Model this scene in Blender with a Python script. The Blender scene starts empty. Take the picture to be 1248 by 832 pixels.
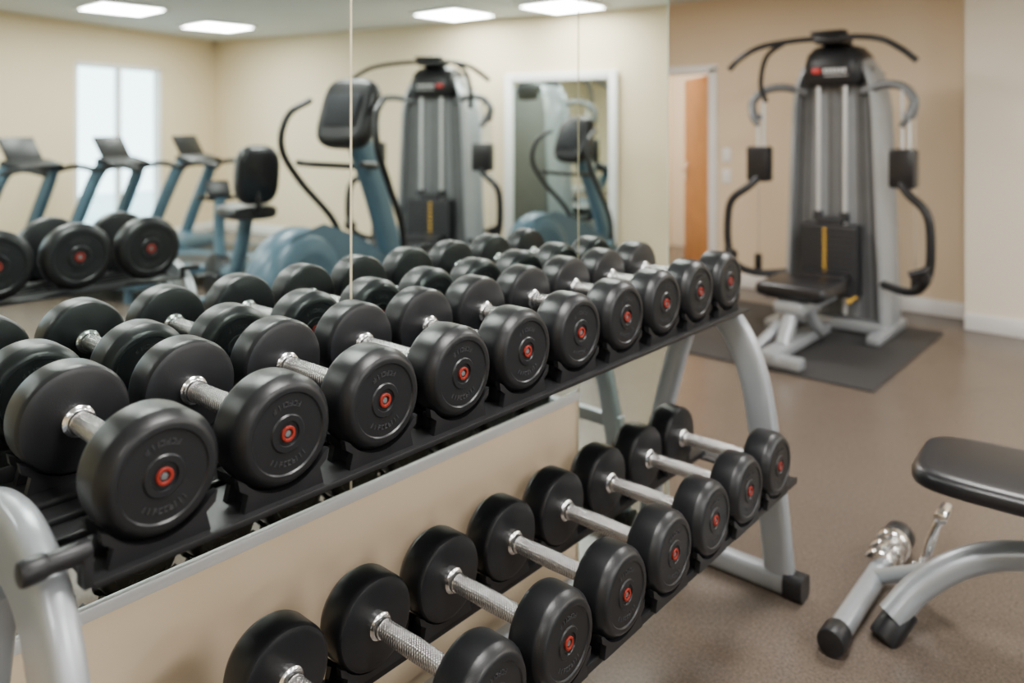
import bpy, bmesh, math, random
from mathutils import Vector, Matrix, Euler
random.seed(3)
col = bpy.context.scene.collection
rad = math.radians

# ------------------------------------------------------------------ materials
def M(name, c, rough=.5, metal=0, var=0.0, scale=8, bump=0, bscale=200, coat=0, emis=0, spec=None):
    m = bpy.data.materials.new(name); m.use_nodes = True
    nt = m.node_tree; b = nt.nodes['Principled BSDF']
    b.inputs['Base Color'].default_value = (*c, 1)
    b.inputs['Roughness'].default_value = rough
    b.inputs['Metallic'].default_value = metal
    if coat: b.inputs['Coat Weight'].default_value = coat
    if spec is not None: b.inputs['Specular IOR Level'].default_value = spec
    if emis:
        b.inputs['Emission Color'].default_value = (*c, 1)
        b.inputs['Emission Strength'].default_value = emis
    tc = nt.nodes.new('ShaderNodeTexCoord')
    if var:
        n = nt.nodes.new('ShaderNodeTexNoise'); n.inputs['Scale'].default_value = scale
        n.inputs['Detail'].default_value = 5
        nt.links.new(tc.outputs['Object'], n.inputs['Vector'])
        r = nt.nodes.new('ShaderNodeValToRGB')
        r.color_ramp.elements[0].position = .3; r.color_ramp.elements[1].position = .7
        r.color_ramp.elements[0].color = (*[max(0, x*(1-var)) for x in c], 1)
        r.color_ramp.elements[1].color = (*[min(1, x*(1+var)) for x in c], 1)
        nt.links.new(n.outputs['Fac'], r.inputs['Fac'])
        nt.links.new(r.outputs['Color'], b.inputs['Base Color'])
    if bump:
        n2 = nt.nodes.new('ShaderNodeTexNoise'); n2.inputs['Scale'].default_value = bscale
        nt.links.new(tc.outputs['Object'], n2.inputs['Vector'])
        bp = nt.nodes.new('ShaderNodeBump'); bp.inputs['Strength'].default_value = bump
        bp.inputs['Distance'].default_value = .002
        nt.links.new(n2.outputs['Fac'], bp.inputs['Height'])
        nt.links.new(bp.outputs['Normal'], b.inputs['Normal'])
    return m

m_wall = M('beige_paint', (.75, .62, .42), .75, var=.02, scale=1.5, bump=.08, bscale=300)
m_wall_tan = M('tan_paint', (.76, .61, .43), .75, var=.02, scale=1.5, bump=.08, bscale=300)
m_pier = M('cream_paint', (.85, .76, .62), .75, var=.02, scale=1.5, bump=.08, bscale=300)
m_ceil = M('ceiling_paint', (.64, .69, .71), .9, var=.02, scale=2)
m_white = M('white_trim', (.84, .83, .81), .45, var=.02, scale=6)
m_rubber = M('black_rubber', (.0080, .0085, .010), .37, var=.15, scale=30, bump=.10, bscale=500, spec=.42)
m_letter = M('embossed_rubber', (.030, .030, .033), .40, var=.1, scale=60)
m_red = M('red_ring', (.20, .017, .010), .5, var=.1, scale=60, spec=.25)
m_red2 = M('red_mark', (.50, .03, .03), .4, var=.1, scale=60)
m_steel = M('brushed_steel', (.88, .88, .89), .18, 1, var=.03, scale=60)
m_chrome = M('chrome', (.90, .90, .91), .12, 1, var=.02, scale=30)
m_rod = M('polished_rod', (.72, .73, .74), .3, .6, var=.02, scale=30)
m_silver = M('silver_powder_coat', (.36, .385, .41), .33, .45, var=.03, scale=15, bump=.05, bscale=600)
m_black = M('black_plastic', (.010, .010, .0115), .42, var=.15, scale=25, bump=.08, bscale=400, spec=.4)
m_tray = M('black_steel_tray', (.009, .009, .010), .48, .1, var=.2, scale=20, bump=.08, bscale=500, spec=.35)
m_vinyl = M('black_vinyl', (.009, .009, .011), .33, var=.1, scale=20, bump=.12, bscale=250)
m_grey = M('graphite_panel', (.13, .135, .14), .45, .2, var=.05, scale=10)
m_grey2 = M('mid_grey_panel', (.21, .22, .23), .42, .2, var=.04, scale=10)
m_groove = M('dark_groove', (.05, .052, .056), .5, .1, var=.05, scale=10)
m_stack = M('black_plates', (.020, .021, .024), .45, .1, var=.08, scale=12)
m_blue = M('blue_grey_metal', (.085, .15, .20), .35, .3, var=.05, scale=8)
m_blue2 = M('blue_grey_plastic', (.065, .12, .165), .36, .1, var=.05, scale=8)
m_screen = M('console_screen', (.26, .29, .29), .3, var=.25, scale=6)
m_dark_screen = M('dark_screen', (.02, .022, .026), .6, var=.1, spec=.2)
m_yellow = M('yellow_scale', (.72, .42, .04), .5, var=.05, scale=30)
m_wood = M('orange_wood', (.74, .34, .11), .45, var=.10, scale=5)
m_mat = M('rubber_mat', (.026, .025, .025), .65, var=.15, scale=120, bump=.2, bscale=300)
m_mirror = M('mirror_silver', (.83, .925, .895), 0.0, 1, var=.003, scale=1)
m_panel = M('lit_diffuser', (1, .98, .95), .6, emis=12)
m_switch = M('white_plastic', (.85, .84, .8), .4, var=.02, scale=30)
m_whiteprint = M('white_print', (.7, .7, .7), .4, var=.02, scale=30)
m_conc = M('pale_paving', (.50, .60, .62), .8, var=.1, scale=3)

m_knurl = M('knurled_steel', (.74, .73, .72), .27, .92, var=.05, scale=60)
nt = m_knurl.node_tree; pb_ = nt.nodes['Principled BSDF']
tc = nt.nodes.new('ShaderNodeTexCoord')
prev = None
for sgn in (1, -1):
    mp = nt.nodes.new('ShaderNodeMapping'); mp.inputs['Rotation'].default_value = (0, 0, rad(45*sgn))
    wv = nt.nodes.new('ShaderNodeTexWave'); wv.wave_type = 'BANDS'; wv.bands_direction = 'X'; wv.inputs['Scale'].default_value = 75
    nt.links.new(tc.outputs['Object'], mp.inputs['Vector']); nt.links.new(mp.outputs['Vector'], wv.inputs['Vector'])
    if prev is None: prev = wv.outputs['Fac']
    else:
        mn = nt.nodes.new('ShaderNodeMath'); mn.operation = 'MULTIPLY'
        nt.links.new(prev, mn.inputs[0]); nt.links.new(wv.outputs['Fac'], mn.inputs[1]); prev = mn.outputs[0]
bp = nt.nodes.new('ShaderNodeBump'); bp.inputs['Strength'].default_value = .9; bp.inputs['Distance'].default_value = .0012
nt.links.new(prev, bp.inputs['Height']); nt.links.new(bp.outputs['Normal'], pb_.inputs['Normal'])

# speckled rubber floor
m_floor = bpy.data.materials.new('speckled_rubber_floor'); m_floor.use_nodes = True
nt = m_floor.node_tree; b = nt.nodes['Principled BSDF']
tc = nt.nodes.new('ShaderNodeTexCoord')
n1 = nt.nodes.new('ShaderNodeTexNoise'); n1.inputs['Scale'].default_value = 1.6; n1.inputs['Detail'].default_value = 6
r1 = nt.nodes.new('ShaderNodeValToRGB')
r1.color_ramp.elements[0].color = (.106, .082, .064, 1); r1.color_ramp.elements[1].color = (.134, .105, .083, 1)
n2 = nt.nodes.new('ShaderNodeTexVoronoi'); n2.inputs['Scale'].default_value = 140
r2 = nt.nodes.new('ShaderNodeValToRGB')
r2.color_ramp.elements[0].position = .0; r2.color_ramp.elements[0].color = (1, 1, 1, 1)
r2.color_ramp.elements[1].position = .26; r2.color_ramp.elements[1].color = (0, 0, 0, 1)
n3 = nt.nodes.new('ShaderNodeTexNoise'); n3.inputs['Scale'].default_value = 130; n3.inputs['Detail'].default_value = 3
r3 = nt.nodes.new('ShaderNodeValToRGB')
r3.color_ramp.elements[0].position = .38; r3.color_ramp.elements[0].color = (.68, .68, .68, 1)
r3.color_ramp.elements[1].position = .60; r3.color_ramp.elements[1].color = (1.08, 1.08, 1.08, 1)
mul = nt.nodes.new('ShaderNodeMixRGB'); mul.blend_type = 'MULTIPLY'; mul.inputs['Fac'].default_value = .8
mx = nt.nodes.new('ShaderNodeMixRGB'); mx.inputs['Color2'].default_value = (.36, .31, .27, 1)
mm = nt.nodes.new('ShaderNodeMath'); mm.operation = 'MULTIPLY'; mm.inputs[1].default_value = .42
for n in (n1, n2, n3): nt.links.new(tc.outputs['Object'], n.inputs['Vector'])
nt.links.new(n1.outputs['Fac'], r1.inputs['Fac']); nt.links.new(n2.outputs['Distance'], r2.inputs['Fac'])
nt.links.new(n3.outputs['Fac'], r3.inputs['Fac'])
nt.links.new(r1.outputs['Color'], mul.inputs['Color1']); nt.links.new(r3.outputs['Color'], mul.inputs['Color2'])
nt.links.new(mul.outputs['Color'], mx.inputs['Color1']); nt.links.new(r2.outputs['Color'], mm.inputs[0])
nt.links.new(mm.outputs[0], mx.inputs['Fac']); nt.links.new(mx.outputs['Color'], b.inputs['Base Color'])
b.inputs['Roughness'].default_value = .27

# ------------------------------------------------------------------ builders
def catmull(pts, k=8, closed=False):
    P = [Vector(p) for p in pts]
    if len(P) < 3: return P
    Q = [P[0]*2-P[1]] + P + [P[-1]*2-P[-2]]
    out = []
    for i in range(1, len(Q)-2):
        a, b_, c, d = Q[i-1], Q[i], Q[i+1], Q[i+2]
        for j in range(k):
            t = j/k
            out.append(.5*((2*b_)+(c-a)*t+(2*a-5*b_+4*c-d)*t*t+(3*b_-a-3*c+d)*t**3))
    out.append(P[-1]); return out

class B:
    def __init__(s): s.bm = bmesh.new()
    def merge(s, t, mi=0, mtx=None):
        if mtx is not None: t.transform(mtx)
        bmesh.ops.recalc_face_normals(t, faces=t.faces[:])
        for f in t.faces: f.material_index = mi
        me = bpy.data.meshes.new('tmp'); t.to_mesh(me); t.free()
        s.bm.from_mesh(me); bpy.data.meshes.remove(me)
        return s
    def box(s, c, sz, rot=(0, 0, 0), bev=0, seg=2, mi=0):
        t = bmesh.new(); bmesh.ops.create_cube(t, size=1)
        t.transform(Matrix.Diagonal((*sz, 1)))
        if bev: bmesh.ops.bevel(t, geom=t.edges[:], offset=min(bev, min(sz)*.49), segments=seg, profile=.5, affect='EDGES')
        return s.merge(t, mi, Matrix.Translation(Vector(c)) @ Euler(rot).to_matrix().to_4x4())
    def pad(s, c, sz, rot=(0, 0, 0), q=.45, n=36, mi=0):
        # cushion: superellipse outline in x/z, puffed along y
        t = bmesh.new(); R_ = []
        for y, k in [(-.5, .80), (-.44, .90), (-.30, .975), (-.1, 1), (.1, 1), (.30, .975), (.44, .90), (.5, .80)]:
            R_.append([t.verts.new((sz[0]/2*k*math.copysign(abs(math.cos(a))**q, math.cos(a)), sz[1]*y, sz[2]/2*k*math.copysign(abs(math.sin(a))**q, math.sin(a)))) for a in [2*math.pi*j/n for j in range(n)]])
        for a, c_ in zip(R_, R_[1:]):
            for i in range(n): t.faces.new((a[i], a[(i+1) % n], c_[(i+1) % n], c_[i]))
        t.faces.new(R_[0]); t.faces.new(R_[-1])
        return s.merge(t, mi, Matrix.Translation(Vector(c)) @ Euler(rot).to_matrix().to_4x4())
    def lathe(s, prof, p0=(0, 0, 0), axis=(0, 0, 1), n=48, mi=0, closed=False):
        t = bmesh.new(); rings = []
        for r, h in prof:
            if r < 1e-6: rings.append([t.verts.new((0, 0, h))])
            else: rings.append([t.verts.new((r*math.cos(2*math.pi*i/n), r*math.sin(2*math.pi*i/n), h)) for i in range(n)])
        pairs = list(zip(rings, rings[1:]))
        if closed: pairs.append((rings[-1], rings[0]))
        for a, c in pairs:
            for i in range(n):
                j = (i+1) % n
                if len(a) == 1 and len(c) == 1: continue
                if len(a) == 1: t.faces.new((a[0], c[i], c[j]))
                elif len(c) == 1: t.faces.new((a[i], a[j], c[0]))
                else: t.faces.new((a[i], a[j], c[j], c[i]))
        q = Vector((0, 0, 1)).rotation_difference(Vector(axis).normalized()).to_matrix().to_4x4()
        return s.merge(t, mi, Matrix.Translation(Vector(p0)) @ q)
    def cyl(s, p0, p1, r, r1=None, n=24, bev=0, mi=0):
        p0 = Vector(p0); p1 = Vector(p1); L = (p1-p0).length; r1 = r if r1 is None else r1
        e = bev
        if e: prof = [(0, 0), (r-e, 0), (r-e*.3, e*.3), (r, e), (r1, L-e), (r1-e*.3, L-e*.3), (r1-e, L), (0, L)]
        else: prof = [(0, 0), (r, 0), (r1, L), (0, L)]
        return s.lathe(prof, p0, p1-p0, n, mi)
    def tube(s, pts, r, rb=None, up=None, n=16, mi=0, k=8, smooth=True, sq=1.0):
        P = catmull(pts, k) if smooth else [Vector(p) for p in pts]
        rb = r if rb is None else rb
        t = bmesh.new(); rings = []; nrm = None
        for i, p in enumerate(P):
            tan = (P[min(i+1, len(P)-1)]-P[max(i-1, 0)]).normalized()
            if up is not None:
                bi = Vector(up).normalized(); nn = bi.cross(tan).normalized(); bi = tan.cross(nn)
            else:
                if nrm is None:
                    h = Vector((0, 0, 1)) if abs(tan.z) < .9 else Vector((1, 0, 0))
                    nrm = h.cross(tan).normalized()
                nn = (nrm-tan*nrm.dot(tan)).normalized(); nrm = nn; bi = tan.cross(nn)
            ring = []
            for j in range(n):
                a = 2*math.pi*j/n; ca, sa = math.cos(a), math.sin(a)
                ca = math.copysign(abs(ca)**sq, ca); sa = math.copysign(abs(sa)**sq, sa)
                ring.append(t.verts.new(p+nn*r*ca+bi*rb*sa))
            rings.append(ring)
        for a, c in zip(rings, rings[1:]):
            for i in range(n): t.faces.new((a[i], a[(i+1) % n], c[(i+1) % n], c[i]))
        t.faces.new(rings[0]); t.faces.new(rings[-1])
        return s.merge(t, mi)
    def loft(s, secs, mi=0, bev=0):
        t = bmesh.new(); R = [[t.verts.new(p) for p in sec] for sec in secs]
        n = len(R[0])
        for a, c in zip(R, R[1:]):
            for i in range(n): t.faces.new((a[i], a[(i+1) % n], c[(i+1) % n], c[i]))
        t.faces.new(R[0]); t.faces.new(R[-1])
        if bev:
            t.normal_update()
            es = [e for e in t.edges if len(e.link_faces) == 2 and e.calc_face_angle(0) > .6]
            bmesh.ops.bevel(t, geom=es, offset=bev, segments=2, profile=.5, affect='EDGES')
        return s.merge(t, mi)
    def prism(s, poly, axis, a0, a1, mi=0, bev=0):
        def mk(p, a):
            if axis == 'x': return (a, p[0], p[1])
            if axis == 'y': return (p[0], a, p[1])
            return (p[0], p[1], a)
        return s.loft([[mk(p, a0) for p in poly], [mk(p, a1) for p in poly]], mi, bev)
    def part(s, name, mats, parent=None, label=None, loc=None, rot=None):
        me = bpy.data.meshes.new(name)
        s.bm.to_mesh(me); s.bm.free()
        for m in (mats if isinstance(mats, (list, tuple)) else [mats]): me.materials.append(m)
        for p in me.polygons: p.use_smooth = True
        me.set_sharp_from_angle(angle=rad(35))
        o = bpy.data.objects.new(name, me); col.objects.link(o)
        if parent: o.parent = parent
        if loc: o.location = loc
        if rot: o.rotation_euler = rot
        if label: o['label'] = label
        return o

def root(name, label, category, loc=(0, 0, 0), rot=(0, 0, 0), group=None):
    e = bpy.data.objects.new(name, None); e.empty_display_size = .1
    col.objects.link(e); e.location = loc; e.rotation_euler = rot
    e['label'] = label; e['category'] = category
    if group: e['group'] = group
    return e
def clone(o, parent=None, skip=()):
    c = o.copy(); col.objects.link(c)
    if parent: c.parent = parent
    for ch in list(o.children):
        if ch.name.split('.')[0] in skip: continue
        clone(ch, c, skip)
    return c
def struct(o): o['kind'] = 'structure'; return o

# ------------------------------------------------------------------ room
CZ = 2.43
def wall(name, p0, p1, th, side, mat, z0=0, z1=CZ, openings=()):
    p0 = Vector(p0); p1 = Vector(p1); d = p1-p0; L = d.length; a = math.atan2(d.y, d.x); d.normalize()
    n = Vector((-d.y, d.x))*side
    bb = B()
    def seg(s0, s1, za, zb):
        if s1-s0 < .001 or zb-za < .001: return
        c = p0+d*(s0+s1)/2+n*th/2
        bb.box((c.x, c.y, (za+zb)/2), (s1-s0, th, zb-za), (0, 0, a))
    cur = 0
    for (s0, s1, za, zb) in openings:
        seg(cur, s0, z0, z1); seg(s0, s1, z0, za); seg(s0, s1, zb, z1); cur = s1
    seg(cur, L, z0, z1)
    return struct(bb.part(name, mat))

MX = -1.405
MEND = 2.455
struct(B().box((1.3, 2.55, -.05), (11.8, 10.9, .1)).part('floor', m_floor))
struct(B().box((1.3, 2.55, CZ+.05), (11.8, 10.9, .1)).part('ceiling', m_ceil))
wall('wall_west', (MX, -2.6), (MX, MEND), .14, 1, m_wall_tan)
wall('wall_alcove', (-4.4, 2.25), (MX-.14, 2.25), .14, -1, m_wall)
wall('wall_alcove_west', (-4.4, 2.25), (-4.4, 7.8), .14, 1, m_wall)
wall('wall_north', (-4.4, 6.2), (-1.13, 6.2), .12, 1, m_wall_tan, openings=[(.45, 1.28, 0, 1.80)])
wall('wall_north_pier', (-1.13, 5.9), (.32, 5.9), .45, 1, m_pier)
wall('wall_north_angled', (.30, 6.254), (6.74, 5.1), .12, 1, m_wall)
C = Vector((6.74, 5.1)); dE = Vector((-1.04, -2.67)).normalized()
wall('wall_east', C, C+dE*8.27, .14, 1, m_wall, openings=[(.90, 2.10, .22, 2.02), (4.6, 5.8, .22, 2.02)])
wall('wall_south', (MX-.14, -2.6), (3.75, -2.6), .14, -1, m_wall)
wall('wall_hall_north', (-4.4, 7.8), (-2.5, 7.8), .1, 1, m_pier)
wall('wall_hall_east', (-2.5, 6.32), (-2.5, 7.8), .1, -1, m_pier)
def base(name, p0, p1, side):
    p0 = Vector(p0); p1 = Vector(p1); d = p1-p0; a = math.atan2(d.y, d.x); L = d.length; d.normalize()
    n = Vector((-d.y, d.x))*side; c = (p0+p1)/2+n*.0085
    struct(B().box((c.x, c.y, .055), (L, .015, .11), (0, 0, a), bev=.004).part(name, m_white))
base('baseboard_north', (-3.06, 6.2), (-1.135, 6.2), -1)
base('baseboard_pier', (-1.13, 5.9), (.32, 5.9), -1)
base('baseboard_angled', (2.46, 5.865), (6.7, 5.107), -1)
base('baseboard_east', C, C+dE*8.2, -1)
for i, (s0, s1) in enumerate([(.90, 2.10), (4.6, 5.8)]):
    bb = B(); w = s1-s0; a = math.atan2(dE.y, dE.x); h = 1.80
    f = .05
    bb.box((-w/2+f/2, 0, 0), (f, .09, h), bev=.005); bb.box((w/2-f/2, 0, 0), (f, .09, h), bev=.005)
    bb.box((0, 0, h/2-f/2), (w, .09, f), bev=.005); bb.box((0, 0, -h/2+f/2), (w, .12, f), bev=.005)
    bb.box((0, 0, 0), (.045, .07, h-.05), bev=.005)
    p = C+dE*(s0+s1)/2+Vector((-dE.y, dE.x))*.05
    struct(bb.part('window_%d' % (i+1), m_white, loc=(p.x, p.y, 1.12), rot=(0, 0, a)))
struct(B().box((10.3, 3, -.06), (6.0, 12, .1)).part('ground', m_conc))

x0, x1 = -3.95, -3.12
bb = B()
bb.box((x0-.03, 6.19, .92), (.07, .05, 1.84), bev=.006); bb.box((x1+.03, 6.19, .92), (.07, .05, 1.84), bev=.006)
bb.box(((x0+x1)/2, 6.19, 1.835), (x1-x0+.13, .05, .07), bev=.006)
struct(bb.part('trim_1', m_white))
ang = math.atan2(.59, -.55)
d = struct(B().box((.40, .02, .90), (.79, .035, 1.78), bev=.004).part('door_1', m_wood, loc=(-3.135, 6.26, 0), rot=(0, 0, ang)))
for s_ in (1, -1):
    bb = B(); y_ = .02+s_*.018
    bb.cyl((.71, y_, .92), (.71, y_+s_*.05, .92), .014); bb.cyl((.71, y_+s_*.05, .92), (.60, y_+s_*.05, .92), .012, bev=.004)
    bb.box((.71, y_+s_*.004, .92), (.05, .01, .18), bev=.003)
    bb.part('door_handle', m_steel, parent=d)

def single(o, label, cat, group=None):
    o['label'] = label; o['category'] = cat
    if group: o['group'] = group
    return o
for zc in (1.10, .92):
    bb = B(); bb.box((0, 0, 0), (.08, .01, .12), bev=.004); bb.box((0, -.008, 0), (.025, .012, .05), bev=.003)
    single(bb.part('light_switch', m_switch, loc=(-2.97, 6.192, zc)), 'white plastic wall switch plate beside the doorway', 'light switch', 'wall switches')

for i, (ya, yb, za) in enumerate([(-2.55, 1.063, .558), (1.069, 1.912, .558), (1.918, MEND-.005, .03)]):
    o = B().box((MX+.004, (ya+yb)/2, (za+CZ-.01)/2), (.006, yb-ya, CZ-.01-za)).part('mirror_panel', m_mirror)
    single(o, 'frameless wall mirror panel behind the dumbbell rack' if za > .1 else 'floor-length frameless mirror panel at the end of the wall', 'mirror', 'wall mirror panels')
struct(B().box((MX+.008, -.315, .546), (.014, 4.455, .024), bev=.003).part('trim_2', M('bright_aluminium', (.80, .81, .82), .4, .4, var=.02)))
struct(B().box((MX+.003, MEND-.002, CZ/2), (.008, .004, CZ-.02)).part('trim_3', M('green_glass_edge', (.35, .55, .48), .2, var=.05)))

pa = Vector((1.19, 6.095)); pb = Vector((2.38, 5.882)); dd = (pb-pa); aa = math.atan2(dd.y, dd.x); W = dd.length
cpt = (pa+pb)/2+Vector((-dd.y, dd.x)).normalized()*(-.03)
r = root('framed_mirror', 'tall wall mirror in a wide white frame', 'mirror', (cpt.x, cpt.y, .02), (0, 0, aa))
bb = B()
bb.box((-W/2+.04, 0, .92), (.08, .05, 1.84), bev=.008); bb.box((W/2-.04, 0, .92), (.08, .05, 1.84), bev=.008)
bb.box((0, 0, 1.80), (W-.16, .05, .08), bev=.008); bb.box((0, 0, .04), (W-.16, .05, .08), bev=.008)
bb.part('frame', m_white, r)
B().box((0, .005, .92), (W-.15, .01, 1.7)).part('mirror_glass', m_mirror, r)

lights = [(5.13, 4.27, 42), (4.55, 3.03, 42), (2.53, 5.28, 42), (1.43, 5.55, 42), (-.45, 1.0, 44), (-.6, 3.4, 46), (1.5, 1.2, 34), (1.6, 3.1, 42),
          (.6, -1.0, 22), (3.2, -.3, 30), (-2.9, 4.2, 44), (3.1, 1.4, 42)]  # panels beyond the mirror's view are added to light the room evenly
for (lx, ly, en) in lights:
    rt = root('ceiling_light', 'square recessed white ceiling light panel, lit', 'ceiling light', (lx, ly, CZ), group='ceiling light panels')  # used for seen panels and for the added fill panels alike
    bb = B()
    for sx, sy, w, h_ in [(0, .29, .62, .03), (0, -.29, .62, .03), (.295, 0, .03, .55), (-.295, 0, .03, .55)]:
        bb.box((sx, sy, -.012), (w, h_, .02), bev=.003)
    bb.part('frame', m_white, rt)
    B().box((0, 0, -.008), (.56, .56, .008)).part('diffuser', m_panel, rt)
    ld = bpy.data.lights.new('panel_light', 'AREA'); ld.shape = 'SQUARE'; ld.size = .54; ld.energy = en
    ld.color = (1, .965, .92)
    lo = bpy.data.objects.new('panel_light', ld); col.objects.link(lo); lo.parent = rt; lo.location = (0, 0, -.03)
ld = bpy.data.lights.new('hall_fill_light', 'AREA'); ld.size = .5; ld.energy = 40; ld.color = (1, .95, .88)  # fill light added to brighten the hall, no lamp seen there
lo = bpy.data.objects.new('hall_fill_light', ld); col.objects.link(lo); lo.location = (-3.5, 7.1, CZ-.05)

# ------------------------------------------------------------------ dumbbell
R, T, CC = .082, .078, .29
def make_dumbbell():
    rt = root('dumbbell', 'round black rubber dumbbell with chrome handle and red end ring', 'dumbbell')
    hb = B(); inner = CC/2-T/2
    Lh = inner
    for sg in (-1, 1):
        hb.lathe([(0, 0), (.0225, 0), (.024, .002), (.024, .010), (.021, .013), (.0185, .014), (.0185, .020), (.0175, .022), (0, .024)], (sg*(Lh+.003), 0, R), (-sg, 0, 0), 32, 0)
    hb.lathe([(.0165, -Lh+.019), (.0172, -.05), (.0182, 0), (.0172, .05), (.0165, Lh-.019)], (0, 0, R), (1, 0, 0), 32, 1)
    hb.part('handle', [m_steel, m_knurl], rt)
    for sg in (1, -1):
        b_ = B()
        prof = [(0, 0), (R-.012, 0), (R-.004, .003), (R-.001, .008), (R, .014), (R, T-.022), (R-.0012, T-.017), (R-.010, T-.0045), (R-.013, T-.002),
                (R-.017, T-.001), (R-.0225, T-.001), (R-.0245, T-.0035), (.028, T-.0035), (.026, T-.001), (.0185, T-.001), (.017, T-.004), (0, T-.004)]
        b_.lathe(prof, (sg*inner, 0, R), (sg, 0, 0), 72, 0)
        rnd = random.Random(7)
        for cen, n_ in ((90, 7), (270, 9)):
            for i in range(n_):
                a = rad(cen+(i-(n_-1)/2)*9.5)
                rr = .0430
                hh = .0075; ww = rnd.choice([.0016, .0038, .0046])
                p = (sg*(inner+T-.0030), rr*math.cos(a), R+rr*math.sin(a))
                b_.box(p, (.0016, .0016, hh), (a-math.pi/2, 0, 0), mi=1)
                if ww > .002:
                    for q in rnd.sample([-.42, 0, .42], 2):
                        off = Vector((0, math.cos(a), math.sin(a)))*hh*q+Vector((0, -math.sin(a), math.cos(a)))*(.0022)
                        b_.box((p[0], p[1]+off.y, p[2]+off.z), (.0016, ww, .0014), (a-math.pi/2, 0, 0), mi=1)
        hd = b_.part('head', [m_rubber, m_letter], rt)
        c_ = B()
        c_.lathe([(.0068, 0), (.0115, 0), (.0115, .0030), (.0107, .0038), (.0078, .0038), (.0068, .0030)], (sg*(inner+T-.004), 0, R), (sg, 0, 0), 32, 0, closed=True)
        c_.lathe([(0, 0), (.0052, 0), (.0048, .0015), (.003, .002), (0, .002)], (sg*(inner+T-.004), 0, R), (sg, 0, 0), 24, 1)
        c_.part('end_ring', [m_red, m_grey], hd, label='red ring around a steel bolt')
    return rt
db = make_dumbbell()
first = True
topz, topx = .917-R, -1.173
lowz, lowx = .472-R, -.990
for i in range(10):
    o = db if first else clone(db); first = False
    o.location = (topx, .462+.1815*i, topz+.0005)
    o['group'] = 'dumbbells on the upper rack shelf'
    o['label'] = 'round black rubber dumbbell with red end ring on upper shelf'
for i in range(8):
    o = clone(db); o.location = (lowx, 2.0-.184*i, lowz+.0005)
    o['group'] = 'dumbbells on the lower rack shelf'
    o['label'] = 'round black rubber dumbbell with chrome handle on lower shelf'

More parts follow.
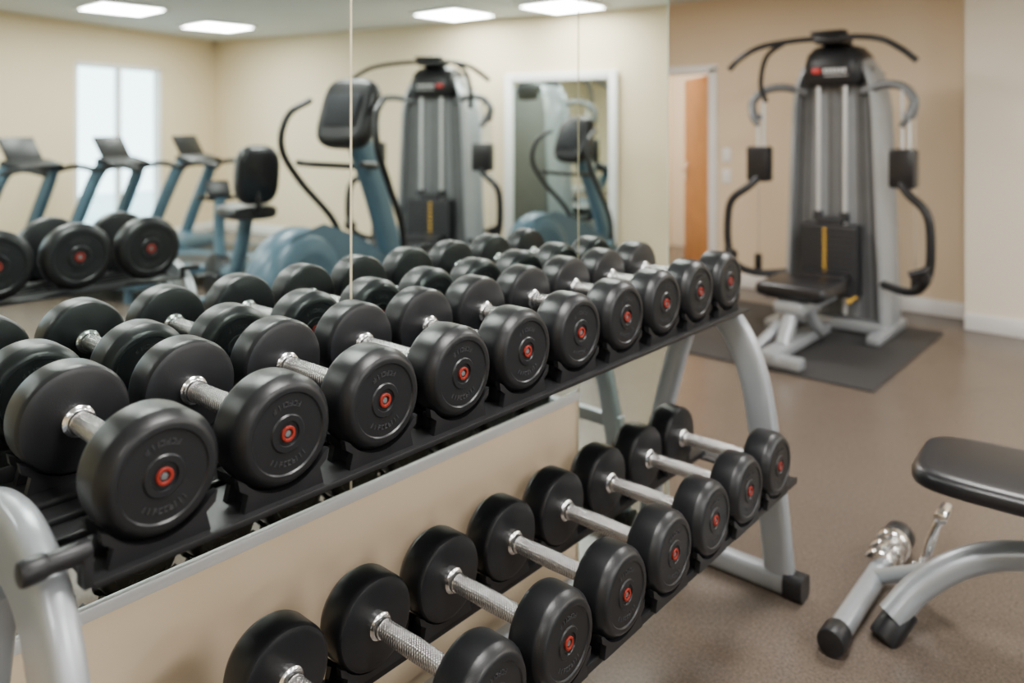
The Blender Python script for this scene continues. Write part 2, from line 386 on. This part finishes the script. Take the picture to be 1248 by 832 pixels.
# ------------------------------------------------------------------ rack
OX, OY = -1.15, 1.28
def make_rack():
    rt = root('dumbbell_rack', 'two-tier silver steel dumbbell rack with black shelves', 'dumbbell rack', (OX, OY, 0))
    for ys, sg, dx in ((2.235-OY, 1, 0), (.338-OY, -1, .012)):
        b_ = B()
        fr = [(-1.27, .770), (-1.19, .80), (-1.10, .795), (-1.03, .725), (-.98, .60), (-.948, .42), (-.925, .25), (-.905, .06)]
        if sg < 0: fr = [(-1.30, .79), (-1.21, .825), (-1.11, .825), (-1.03, .765), (-.975, .62), (-.948, .42), (-.925, .25), (-.905, .06)]
        b_.tube([(x-OX+dx, ys, z) for x, z in fr], .044 if sg > 0 else .054, .024, up=(0, 1, 0), n=28, sq=.62)
        b_.tube([(x-OX, ys, z) for x, z in [(-1.20, .76), (-1.25, .60), (-1.31, .35), (-1.345, .06)]], .034, .022, up=(0, 1, 0), n=24, sq=.65)
        b_.tube([(-1.345-OX, ys, .035), (-.87-OX, ys, .035)], .030, .030, up=(0, 1, 0), n=20, sq=.6, smooth=False)
        b_.box((-1.15-OX, ys, .355), (.40, .03, .045), bev=.006)
        ef = b_.part('end_frame', m_silver, rt)
        for xe, s2 in ((-.885, 1), (-1.33, -1)):
            B().tube([(xe-OX, ys, .036), (xe+s2*.055-OX, ys, .036)], .035, .035, up=(0, 1, 0), n=20, sq=.6, smooth=False).part('foot_cap', m_black, ef, label='black rubber foot cap')
    B().tube([(-1.32-OX, .36-OY, .06), (-1.32-OX, 2.21-OY, .06)], .02, smooth=False, up=(0, 0, 1), sq=.6).part('crossbar', m_silver, rt)
    for nm, cx, cz, ys, y0, y1 in (('upper', topx, topz, [.462+.1815*i for i in range(10)], .372, 2.205), ('lower', lowx, lowz, [2.0-.184*i for i in range(9)], .372, 2.17)):
        b_ = B(); y0 -= OY; y1 -= OY; yc = (y0+y1)/2; L = y1-y0
        if nm == 'upper':
            b_.box((0, 0, -.016), (.385, L, .006), bev=.002)
            b_.box((.190, 0, -.015), (.006, L, .010), bev=.002)
            b_.box((-.190, 0, -.004), (.006, L, .030), bev=.002)
            for q in (-.06, .0, .06): b_.box((q, 0, -.010), (.012, L, .010), bev=.003)
        else:
            for q in (-.145, .135):
                b_.box((q, 0, -.016), (.052, L, .006), bev=.002)
                b_.box((q+.024, 0, -.018), (.006, L, .018), bev=.002)
                b_.box((q-.024, 0, -.018), (.006, L, .018), bev=.002)
            for yy in (-L/2+.02, L/2-.02): b_.box((0, yy, -.024), (.30, .03, .010), bev=.003)
            b_.box((.0, L/2+.018, -.030), (.10, .05, .02), bev=.003)
        sh = b_.part('shelf', m_tray, rt, label='black steel shelf', loc=(cx-OX, yc, cz))
        sd0 = None
        for k_, yy in enumerate(ys):
            for q in (-CC/2, CC/2):
                if sd0 is None:
                    s_ = B()
                    ra = R+.0012
                    arc = [(ra*math.sin(rad(t_)), R-ra*math.cos(rad(t_))) for t_ in range(-52, 53, 4)]
                    e = arc[-1]
                    tip = (e[0]+.010, e[1]+.006); sh_ = (.060, .012); ft = (.066, -.0125)
                    poly = arc + [tip, (.073, .022), sh_, ft, (-ft[0], ft[1]), (-sh_[0], sh_[1]), (-.073, .022), (-tip[0], tip[1])]
                    s_.prism(poly, 'x', -.030, -.018); s_.prism(poly, 'x', .018, .030)
                    low = [(ra*math.sin(rad(t_)), R-ra*math.cos(rad(t_))) for t_ in range(-36, 37, 4)]
                    s_.prism(low+[(.050, -.0125), (-.050, -.0125)], 'x', -.019, .019)
                    sd = sd0 = s_.part('saddle', m_black, sh, label='curved black plastic cradle')
                else:
                    sd = sd0.copy(); col.objects.link(sd); sd.parent = sh
                sd.location = (q, yy-OY-yc, 0)
    pg = B(); px_ = -.99-OX
    pg.cyl((px_, .31-OY, topz+.028), (px_, .372-OY, topz+.028), .013, bev=.004)
    pg.cyl((px_, .295-OY, topz+.028), (px_, .325-OY, topz+.028), .0155, bev=.005)
    pg.box((px_, .366-OY, topz+.010), (.024, .012, .050), bev=.003)
    pg.part('end_peg', m_black, rt, label='black end-stop peg')
    return rt
rack = make_rack()
rack['group'] = 'dumbbell racks'
rack2 = clone(rack, skip=('saddle',))
rack2.location = (.56, .65, 0); rack2.rotation_euler = (0, 0, math.pi); rack2.scale = (1, 1, .88)
rack2['label'] = 'silver steel dumbbell rack holding large round dumbbells'
for yy in (1.437, 1.166, .89, .62, .35):
    o = clone(db); o.location = (.583, yy, (topz-.0045)*.88); o.rotation_euler = (0, 0, math.pi); o.scale = (.98, 1.55, 1.55)
    o['group'] = 'large dumbbells on the other rack'; o['label'] = 'large round black dumbbell with red end ring on rack'

# ------------------------------------------------------------------ cable machine
def make_machine():
    rt = root('cable_machine', 'grey multi-station weight machine with black press arms and seat', 'weight machine')
    hw = lambda z: .295-.065*(z/1.75)
    b_ = B()
    b_.loft([[(-hw(z), .02, z), (hw(z), .02, z), (hw(z), .05, z), (-hw(z), .05, z)] for z in (.06, 1.72)], 0)
    for f in (-.86, -.70, .70, .86):
        b_.loft([[(f*hw(z)-.004, .016, z), (f*hw(z)+.004, .016, z), (f*hw(z)+.004, .025, z), (f*hw(z)-.004, .025, z)] for z in (.10, 1.62)], 2)
    b_.loft([[(-.56*hw(z), .008, z), (.56*hw(z), .008, z), (.56*hw(z), .025, z), (-.56*hw(z), .025, z)] for z in (.10, 1.62)], 1)
    b_.loft([[(-.14*hw(z), .002, z), (.14*hw(z), .002, z), (.14*hw(z), .025, z), (-.14*hw(z), .025, z)] for z in (.10, 1.62)], 0)
    b_.box((0, .30, .9), (.46, .02, 1.6), bev=.005, mi=0)
    b_.part('shroud', [m_grey, m_grey2, m_groove], rt, label='graphite grey shroud panel')
    for sg in (-1, 1):
        b_ = B(); secs = []
        for z in [.04, .3, .7, 1.1, 1.45, 1.62, 1.72, 1.79, 1.83, 1.85]:
            x = hw(z)*sg; th = .034*sg; t_ = max(0, (z-1.5)/.35); inn = t_*t_*.13
            bul = .04*math.sin(math.pi*min(1, z/1.8))
            secs.append([(x-inn*sg, -.045+inn*.4, z), (x+th*.7-inn*sg, -.045+inn*.4, z), (x+th-inn*sg, -.02+inn*.4, z), (x+th*1.3-inn*sg+bul*sg, .14, z), (x+th-inn*sg, .32-inn*.7, z), (x-inn*sg, .35-inn*.7, z)])
        b_.loft(secs, 0)
        b_.part('side_panel', m_silver, rt, label='curved silver side cover')
    b_ = B(); secs = []
    for z, w, y0, y1 in [(1.60, .175, -.07, .30), (1.64, .19, -.09, .32), (1.74, .195, -.09, .32), (1.81, .18, -.07, .30), (1.86, .14, -.03, .24), (1.88, .07, .02, .18)]:
        ring = []
        for j in range(24):
            a = 2*math.pi*j/24; ca, sa = math.cos(a), math.sin(a)
            ring.append((w*math.copysign(abs(ca)**.45, ca), (y0+y1)/2+(y1-y0)/2*math.copysign(abs(sa)**.45, sa), z))
        secs.append(ring)
    b_.loft(secs)
    hd = b_.part('top_cover', m_black, rt, label='black rounded top cover')
    b_ = B(); b_.box((-.085, -.094, 1.70), (.055, .006, .034), bev=.002, mi=1)
    for i in range(6): b_.box((-.03+i*.025, -.094, 1.70), (.016, .006, .026), bev=.002, mi=0)
    b_.box((.04, -.094, 1.668), (.15, .005, .005), mi=0)
    b_.part('emblem', [m_whiteprint, m_red2], hd, label='red mark with white lettering')
    b_ = B()
    b_.tube([(-.58, -.34, 1.72), (-.50, -.34, 1.79), (-.38, -.30, 1.86), (-.20, -.18, 1.90), (0, -.10, 1.91), (.20, -.18, 1.90), (.38, -.30, 1.86), (.50, -.34, 1.79), (.58, -.34, 1.72)], .019, n=14)
    b_.box((0, -.02, 1.90), (.18, .24, .05), bev=.012); b_.box((0, -.10, 1.945), (.22, .09, .03), bev=.012)
    b_.tube([(-.24, -.20, 1.90), (-.36, -.24, 1.80), (-.40, -.24, 1.62), (-.38, -.20, 1.50)], .017, n=12)
    b_.part('pull_up_bar', m_black, rt, label='black curved pull-up bar')
    for sg in (-1, 1):
        b_ = B()
        b_.tube([(sg*.18, 0, 1.56), (sg*.32, -.04, 1.60), (sg*.44, -.08, 1.58), (sg*.51, -.12, 1.50), (sg*.50, -.12, 1.40)], .028, n=14)
        b_.tube([(sg*.51, -.13, 1.49), (sg*.49, -.17, 1.40), (sg*.45, -.16, 1.34)], .02, n=12)
        b_.cyl((sg*.48, -.10, 1.42), (sg*.48, -.10, 1.38), .032, bev=.004)
        b_.cyl((sg*.44, -.10, 1.56), (sg*.44, -.10, 1.1), .010, mi=1)
        b_.cyl((sg*.48, -.10, 1.42), (sg*.48, -.10, 1.1), .010, mi=1)
        am = b_.part('press_arm', [m_grey, m_rod], rt, label='grey curved arm with steel rods')
        b_ = B(); b_.box((sg*.455, -.13, 1.08), (.15, .12, .24), bev=.018)
        b_.part('arm_pad', m_vinyl, am, label='black block pad')
        b_ = B()
        b_.tube([(sg*.44, -.16, 1.0), (sg*.50, -.20, .93), (sg*.60, -.24, .84), (sg*.63, -.25, .72), (sg*.625, -.25, .50), (sg*.57, -.22, .38), (sg*.46, -.12, .33), (sg*.30, -.02, .34)], .026, n=14)
        b_.tube([(sg*.625, -.25, .52), (sg*.60, -.33, .50), (sg*.54, -.36, .48)], .018, n=12)
        b_.cyl((sg*.60, -.24, .46), (sg*.60, -.31, .46), .04, bev=.006)
        b_.part('handle', m_black, am, label='black curved grip')
    for sx in (-.085, .085):
        B().cyl((sx, -.05, .12), (sx, -.05, 1.62), .0125).part('guide_rod', m_rod, rt, label='bright steel guide rod')
    b_ = B()
    b_.box((0, -.06, .47), (.35, .125, .46), bev=.004)
    for i in range(13): b_.box((0, -.06, .26+i*.034), (.356, .131, .030), bev=.002, mi=0)
    b_.box((0, -.06, .72), (.16, .10, .05), bev=.006, mi=0)
    for sx in (-.085, .085): b_.box((sx, -.06, .75), (.05, .06, .06), bev=.006)
    for i in range(13): b_.box((-.02, -.128, .26+i*.034), (.020, .008, .018), bev=.002, mi=1)
    b_.part('weight_stack', [m_stack, m_yellow], rt, label='dark weight stack with yellow numbered strip')
    b_ = B()
    b_.box((0, -.65, .06), (.10, .90, .06), bev=.01); b_.box((0, -1.04, .04), (.36, .09, .06), bev=.012)
    b_.box((0, .28, .035), (.72, .10, .06), bev=.012); b_.box((0, .0, .05), (.66, .09, .07), bev=.012)
    b_.box((.32, .02, .035), (.08, .60, .055), bev=.012); b_.box((-.32, .02, .035), (.08, .60, .055), bev=.012)
    b_.tube([(0, -.86, .07), (0, -.78, .18), (0, -.70, .31)], .045, .04, up=(1, 0, 0), sq=.6)
    b_.tube([(.05, -.62, .31), (.05, -.52, .16), (.05, -.38, .07)], .035, .03, up=(1, 0, 0), sq=.6)
    b_.tube([(-.12, -1.0, .06), (-.07, -.78, .16), (-.05, -.55, .28)], .026, .026)
    b_.box((0, -.50, .275), (.18, .60, .07), bev=.02)
    b_.tube([(.30, -.02, .33), (.40, -.05, .33), (.50, -.14, .34)], .02)
    b_.part('base_frame', m_silver, rt, label='silver steel base frame')
    b_ = B(); b_.box((0, -.58, .370), (.42, .42, .085), bev=.036, seg=4); b_.box((0, -.58, .325), (.32, .34, .02), bev=.004)
    b_.box((.0, -.20, .37), (.30, .14, .07), bev=.02)
    b_.part('seat', m_vinyl, rt, label='black padded seat')
    b_ = B(); b_.cyl((.20, -.33, .27), (.20, -.35, .27), .014, bev=.004); b_.cyl((.20, -.20, .27), (.20, -.33, .27), .006)
    b_.part('adjustment_knob', m_yellow, rt, label='small yellow adjustment knob')
    for sx in (-.50, .50):
        b_ = B(); b_.cyl((sx, -.05, 1.45), (sx, -.05, .45), .004, n=8)
        cb = b_.part('cable', m_steel, rt, label='thin steel cable')
        B().box((sx, -.05, .39), (.05, .03, .12), bev=.01).part('cable_grip', m_black, cb, label='black cable grip')
    return rt
mach = make_machine(); mach.location = (-1.77, 5.28, .012)
mach['group'] = 'weight machines'
mach['label'] = 'grey weight machine with black press arms standing on black mat'
mach2 = clone(mach); mach2.location = (2.30, 4.80, 0); mach2.rotation_euler = (0, 0, rad(-21)); mach2.scale = (1.15, 1.0, 1.0)
mach2['label'] = 'grey weight machine with black arms beside framed mirror'
o = B().box((0, 0, .006), (1.72, 1.48, .012), bev=.004).part('floor_mat', m_mat, loc=(-2.07, 4.93, 0))
single(o, 'thin black rubber mat under the weight machine', 'mat')

# ------------------------------------------------------------------ bench
bn = root('weight_bench', 'weight bench with black padded seat and silver curved legs', 'weight bench', (0, 2.4, 0))
b_ = B()
n = 40; secs = []
for z, ins in [(.424, .012), (.428, .004), (.436, 0), (.453, 0), (.463, .005), (.470, .016), (.473, .032)]:
    ring = []
    for j in range(n):
        a = 2*math.pi*j/n; ca, sa = math.cos(a), math.sin(a)
        ring.append(((.60-ins)*math.copysign(abs(ca)**.22, ca)+.03, (.18-ins)*math.copysign(abs(sa)**.4, sa), z))
    secs.append(ring)
b_.loft(secs)
b_.part('seat', m_vinyl, bn, label='black padded bench seat', rot=(0, 0, rad(3)))
b_ = B(); b_.box((.03, 0, .415), (1.08, .27, .018), bev=.004); b_.part('seat_base', m_black, bn, label='black backing board')
b_ = B()
b_.tube([(-.60, -.17, .055), (-.545, -.11, .13), (-.46, -.06, .20), (-.36, -.02, .243), (-.24, 0, .26), (0, 0, .26), (.55, 0, .26)], .034, .034, sq=.8, n=20)
b_.tube([(-.695, -.30, .035), (-.70, .26, .035)], .028, .028, up=(0, 0, 1), sq=.8, smooth=False, n=20)
b_.tube([(-.69, .02, .045), (-.60, -.01, .10), (-.50, -.04, .165)], .022, .022)
b_.box((-.15, 0, .335), (.07, .07, .145), bev=.008); b_.box((.4, 0, .335), (.07, .07, .145), bev=.008)
b_.tube([(.50, 0, .25), (.58, 0, .14), (.60, 0, .05)], .03, .03, up=(0, 1, 0), sq=.8)
b_.tube([(.60, -.28, .035), (.60, .28, .035)], .028, .028, up=(0, 0, 1), sq=.8, smooth=False)
fr = b_.part('frame', m_silver, bn, label='silver tubular frame')
b_ = B(); b_.cyl((-.695, -.36, .036), (-.695, -.29, .036), .036, bev=.008); b_.part('foot_cap', m_black, fr)
b_ = B(); b_.cyl((-.70, .24, .05), (-.70, .31, .05), .045, bev=.01); b_.part('foot_cap', m_black, fr)
b_ = B(); b_.cyl((-.615, -.20, .0), (-.575, -.13, .07), .038, bev=.008); b_.part('foot_cap', m_black, fr)
b_ = B(); b_.cyl((.60, -.34, .036), (.60, -.27, .036), .036, bev=.008); b_.part('foot_cap', m_black, fr)
b_ = B(); b_.cyl((.60, .27, .036), (.60, .34, .036), .036, bev=.008); b_.part('foot_cap', m_black, fr)
b_ = B()
b_.cyl((-.70, .07, .05), (-.70, .10, .05), .044, bev=.006); b_.cyl((-.70, .10, .05), (-.70, .13, .05), .036, bev=.004)
b_.cyl((-.70, .13, .05), (-.70, .16, .05), .048, bev=.006); b_.cyl((-.70, .16, .05), (-.70, .20, .05), .036, bev=.004); b_.cyl((-.70, .20, .05), (-.70, .24, .05), .050, bev=.006)
b_.cyl((-.70, .11, .085), (-.665, .11, .115), .010, bev=.003)
b_.part('clamp_collar', m_chrome, fr, label='chrome locking collar')
b_ = B()
for q in (0, .045):
    b_.tube([(-.575, .04+q, .10), (-.555, .04+q, .19), (-.525, .04+q, .265)], .011, n=10)
for i in range(3): b_.cyl((-.566+i*.014, .035, .14+i*.045), (-.566+i*.014, .09, .14+i*.045), .009, n=10)
b_.cyl((-.525, .02, .268), (-.525, .105, .268), .017, bev=.004)
b_.box((-.552, .062, .165), (.012, .030, .12), (0, rad(14), 0), bev=.003)
b_.tube([(-.60, .06, .09), (-.52, .05, .115), (-.44, 0, .19)], .016)
b_.part('adjustment_ladder', m_chrome, fr, label='chrome adjustment bracket')

# ------------------------------------------------------------------ elliptical
def make_elliptical():
    rt = root('elliptical_trainer', 'blue-grey elliptical trainer with black console', 'elliptical trainer', group='elliptical trainers')
    b_ = B()
    half = [(0, .118), (.20, .118), (.215, .125), (.235, .125), (.30, .110), (.345, .080), (.368, .035)]
    prof = half + [(r_, -h_) for r_, h_ in reversed(half)]
    b_.lathe(prof, (0, -.45, .40), (1, 0, 0), 56, 0)
    for sx in (-1, 1): b_.lathe([(0, .115), (0, .135), (.07, .133), (.09, .115)], (0, -.45, .40), (sx, 0, 0), 32, 1)
    b_.prism([(-.70, .06), (.74, .06), (.74, .16), (.64, .32), (.40, .44), (.05, .62), (-.30, .74), (-.55, .70), (-.78, .42)], 'x', -.095, .095, bev=.035)
    b_.part('drive_housing', [m_blue2, m_grey], rt, label='round blue-grey flywheel cover')
    b_ = B(); b_.box((0, 0, .05), (.12, 1.5, .07), bev=.015); b_.box((0, .68, .035), (.55, .09, .07), bev=.02); b_.box((0, -.72, .035), (.55, .09, .07), bev=.02)
    b_.part('base_rail', m_grey, rt)
    b_ = B(); b_.tube([(0, .66, .12), (0, .58, .45), (0, .42, .85), (0, .23, 1.20), (0, .14, 1.36)], .10, .060, up=(1, 0, 0), sq=.8)
    b_.part('column', m_blue, rt, label='blue-grey upright column')
    b_ = B(); b_.pad((0, .09, 1.43), (.40, .14, .47), (rad(-22), 0, 0), q=.5)
    cs = b_.part('console', m_black, rt, label='large rounded black console')
    B().box((0, .012, 1.457), (.24, .012, .22), (rad(-22), 0, 0), bev=.004).part('screen', m_dark_screen, cs)
    b_ = B(); b_.tube([(-.24, -.12, 1.12), (-.22, .06, 1.10), (0, .27, 1.08), (.22, .06, 1.10), (.24, -.12, 1.12)], .020); b_.part('fixed_handlebar', m_black, rt)
    for sx in (-1, 1):
        b_ = B()
        b_.tube([(sx*.28, .06, 1.52), (sx*.33, -.10, 1.42), (sx*.36, -.13, 1.22), (sx*.34, .02, 1.0), (sx*.27, .28, .72), (sx*.24, .36, .50), (sx*.22, .30, .28)], .022, mi=0)
        b_.tube([(sx*.24, .38, .45), (sx*.22, .10, .28), (sx*.21, -.35, .30)], .024, mi=1)
        b_.part('moving_arm', [m_black, m_blue], rt, label='long curved black handle arm')
        b_ = B(); b_.box((sx*.21, .0, .33), (.15, .36, .05), bev=.02); b_.part('pedal', m_black, rt)
    return rt
el = make_elliptical()
hx, hy_ = 1.12, 2.58
dirv = Vector((.30, .95)).normalized()
el.location = (hx+dirv.x*.45, hy_+dirv.y*.45, 0); el.rotation_euler = (0, 0, math.atan2(dirv.y, dirv.x)-math.pi/2)
el_reflection = clone(el); el_reflection.location = (1.10, 5.20, 0); el_reflection.rotation_euler = (0, 0, rad(4)); el_reflection.scale = (.86, .86, .86)  # extra trainer added to stand in for the reflection inside the framed mirror
el_reflection['label'] = 'dark blue-grey elliptical trainer standing before the framed mirror'

# ------------------------------------------------------------------ upright bike
bk = root('exercise_bike', 'blue-grey exercise bike with black padded seat and backrest', 'exercise bike', (2.24, 2.86, 0), (0, 0, rad(-80)))
bk.scale = (.95, .95, .95)
b_ = B()
b_.lathe([(0, 0), (.18, 0), (.21, .02), (.21, .10), (.18, .12), (0, .12)], (-.06, .40, .23), (1, 0, 0), 40)
b_.part('flywheel', m_black, bk, label='round black flywheel')
b_ = B()
b_.tube([(0, .42, .22), (0, .20, .30), (0, -.20, .22), (0, -.42, .08)], .06, .05, up=(1, 0, 0), sq=.7)
b_.tube([(0, .10, .26), (0, -.06, .50), (0, -.18, .78)], .060, .045, up=(1, 0, 0), sq=.7)
b_.tube([(0, .35, .30), (0, .40, .60), (0, .38, .86)], .045, .04, up=(1, 0, 0), sq=.7)
b_.box((0, -.45, .04), (.50, .08, .07), bev=.02); b_.box((0, .55, .04), (.50, .08, .07), bev=.02)
b_.tube([(0, .55, .05), (0, .45, .18)], .035, smooth=False)
b_.part('frame', m_blue, bk, label='blue-grey tubular frame')
b_ = B(); b_.pad((0, -.18, .81), (.36, .38, .11), q=.6); b_.part('seat', m_vinyl, bk)
b_ = B(); b_.pad((0, -.38, 1.08), (.31, .12, .42), (rad(8), 0, 0), q=.62); b_.tube([(0, -.30, .80), (0, -.41, .85), (0, -.40, 1.0)], .02); b_.part('backrest', m_vinyl, bk)
b_ = B(); b_.tube([(-.2, .18, .90), (-.18, .32, .88), (0, .40, .85), (.18, .32, .88), (.2, .18, .90)], .016); b_.box((0, .42, .93), (.18, .05, .14), (rad(-30), 0, 0), bev=.02); b_.part('handlebar', m_black, bk)
for sx in (-1, 1):
    b_ = B(); b_.cyl((0, .1, .30), (sx*.12, .1, .30), .014); b_.box((sx*.12, .1+sx*.07, .30), (.02, .17, .03), bev=.005); b_.box((sx*.17, .1+sx*.15, .30), (.09, .08, .025), bev=.008); b_.part('pedal', m_black, bk)

# ------------------------------------------------------------------ treadmill
def make_treadmill():
    rt = root('treadmill', 'blue-grey treadmill with slanted uprights and display console', 'treadmill')
    b_ = B()
    for sx in (-1, 1): b_.box((sx*.25, -.6, .15), (.08, 1.45, .08), bev=.02)
    b_.box((0, .12, .19), (.56, .42, .20), bev=.06, seg=3); b_.box((0, -1.33, .14), (.56, .06, .07), bev=.02)
    for sx in (-1, 1):
        b_.cyl((sx*.23, -1.25, .0), (sx*.23, -1.25, .12), .03); b_.cyl((sx*.23, .2, .0), (sx*.23, .2, .12), .03)
    b_.part('deck_frame', m_blue2, rt, label='blue-grey deck frame with motor hood')
    B().box((0, -.6, .17), (.42, 1.42, .03), bev=.01).part('running_belt', m_black, rt, label='black running belt')
    for sx in (-1, 1):
        b_ = B()
        b_.tube([(sx*.26, .30, .15), (sx*.26, .16, .50), (sx*.25, -.02, .88), (sx*.22, -.08, 1.0)], .060, .035, up=(1, 0, 0), sq=.7)
        b_.tube([(sx*.25, -.03, .95), (sx*.26, -.28, 1.0), (sx*.26, -.50, .97)], .024, mi=1)
        b_.part('upright', [m_blue, m_black], rt, label='slanted blue-grey upright with black handrail')
    b_ = B(); b_.box((0, -.10, 1.02), (.46, .20, .06), (rad(15), 0, 0), bev=.02); b_.box((0, .02, 1.145), (.34, .03, .24), (rad(-30), 0, 0), bev=.012)
    cs = b_.part('console', m_black, rt, label='black console')
    B().box((0, .0045, 1.135), (.28, .006, .175), (rad(-30), 0, 0), bev=.002).part('screen', m_screen, cs)
    return rt
tm = make_treadmill()
pos = [(4.52, 2.22), (4.52, 2.95), (4.52, 3.66)]
for i, p in enumerate(pos):
    o = tm if i == 0 else clone(tm)
    o.location = (*p, 0); o.rotation_euler = (0, 0, rad(-116)); o['group'] = 'row of treadmills'

# ------------------------------------------------------------------ world + camera
w = bpy.data.worlds.new('World'); bpy.context.scene.world = w; w.use_nodes = True
bg = w.node_tree.nodes['Background']; bg.inputs['Color'].default_value = (.74, .91, 1, 1); bg.inputs['Strength'].default_value = 8

cam = bpy.data.cameras.new('Camera'); co = bpy.data.objects.new('Camera', cam); col.objects.link(co)
F = 950; PITCH = 0.0
hy = 150
cam.sensor_width = 36; cam.lens = F*36/1248
co.location = (0, 0, 1.37); co.rotation_euler = (rad(90-PITCH), 0, rad(41))
py0 = hy+F*math.tan(rad(PITCH))
cam.shift_y = -(416-py0)/1248
cam.clip_start = .05
cam.dof.use_dof = True; cam.dof.focus_distance = 1.35; cam.dof.aperture_fstop = 2.0
bpy.context.scene.camera = co
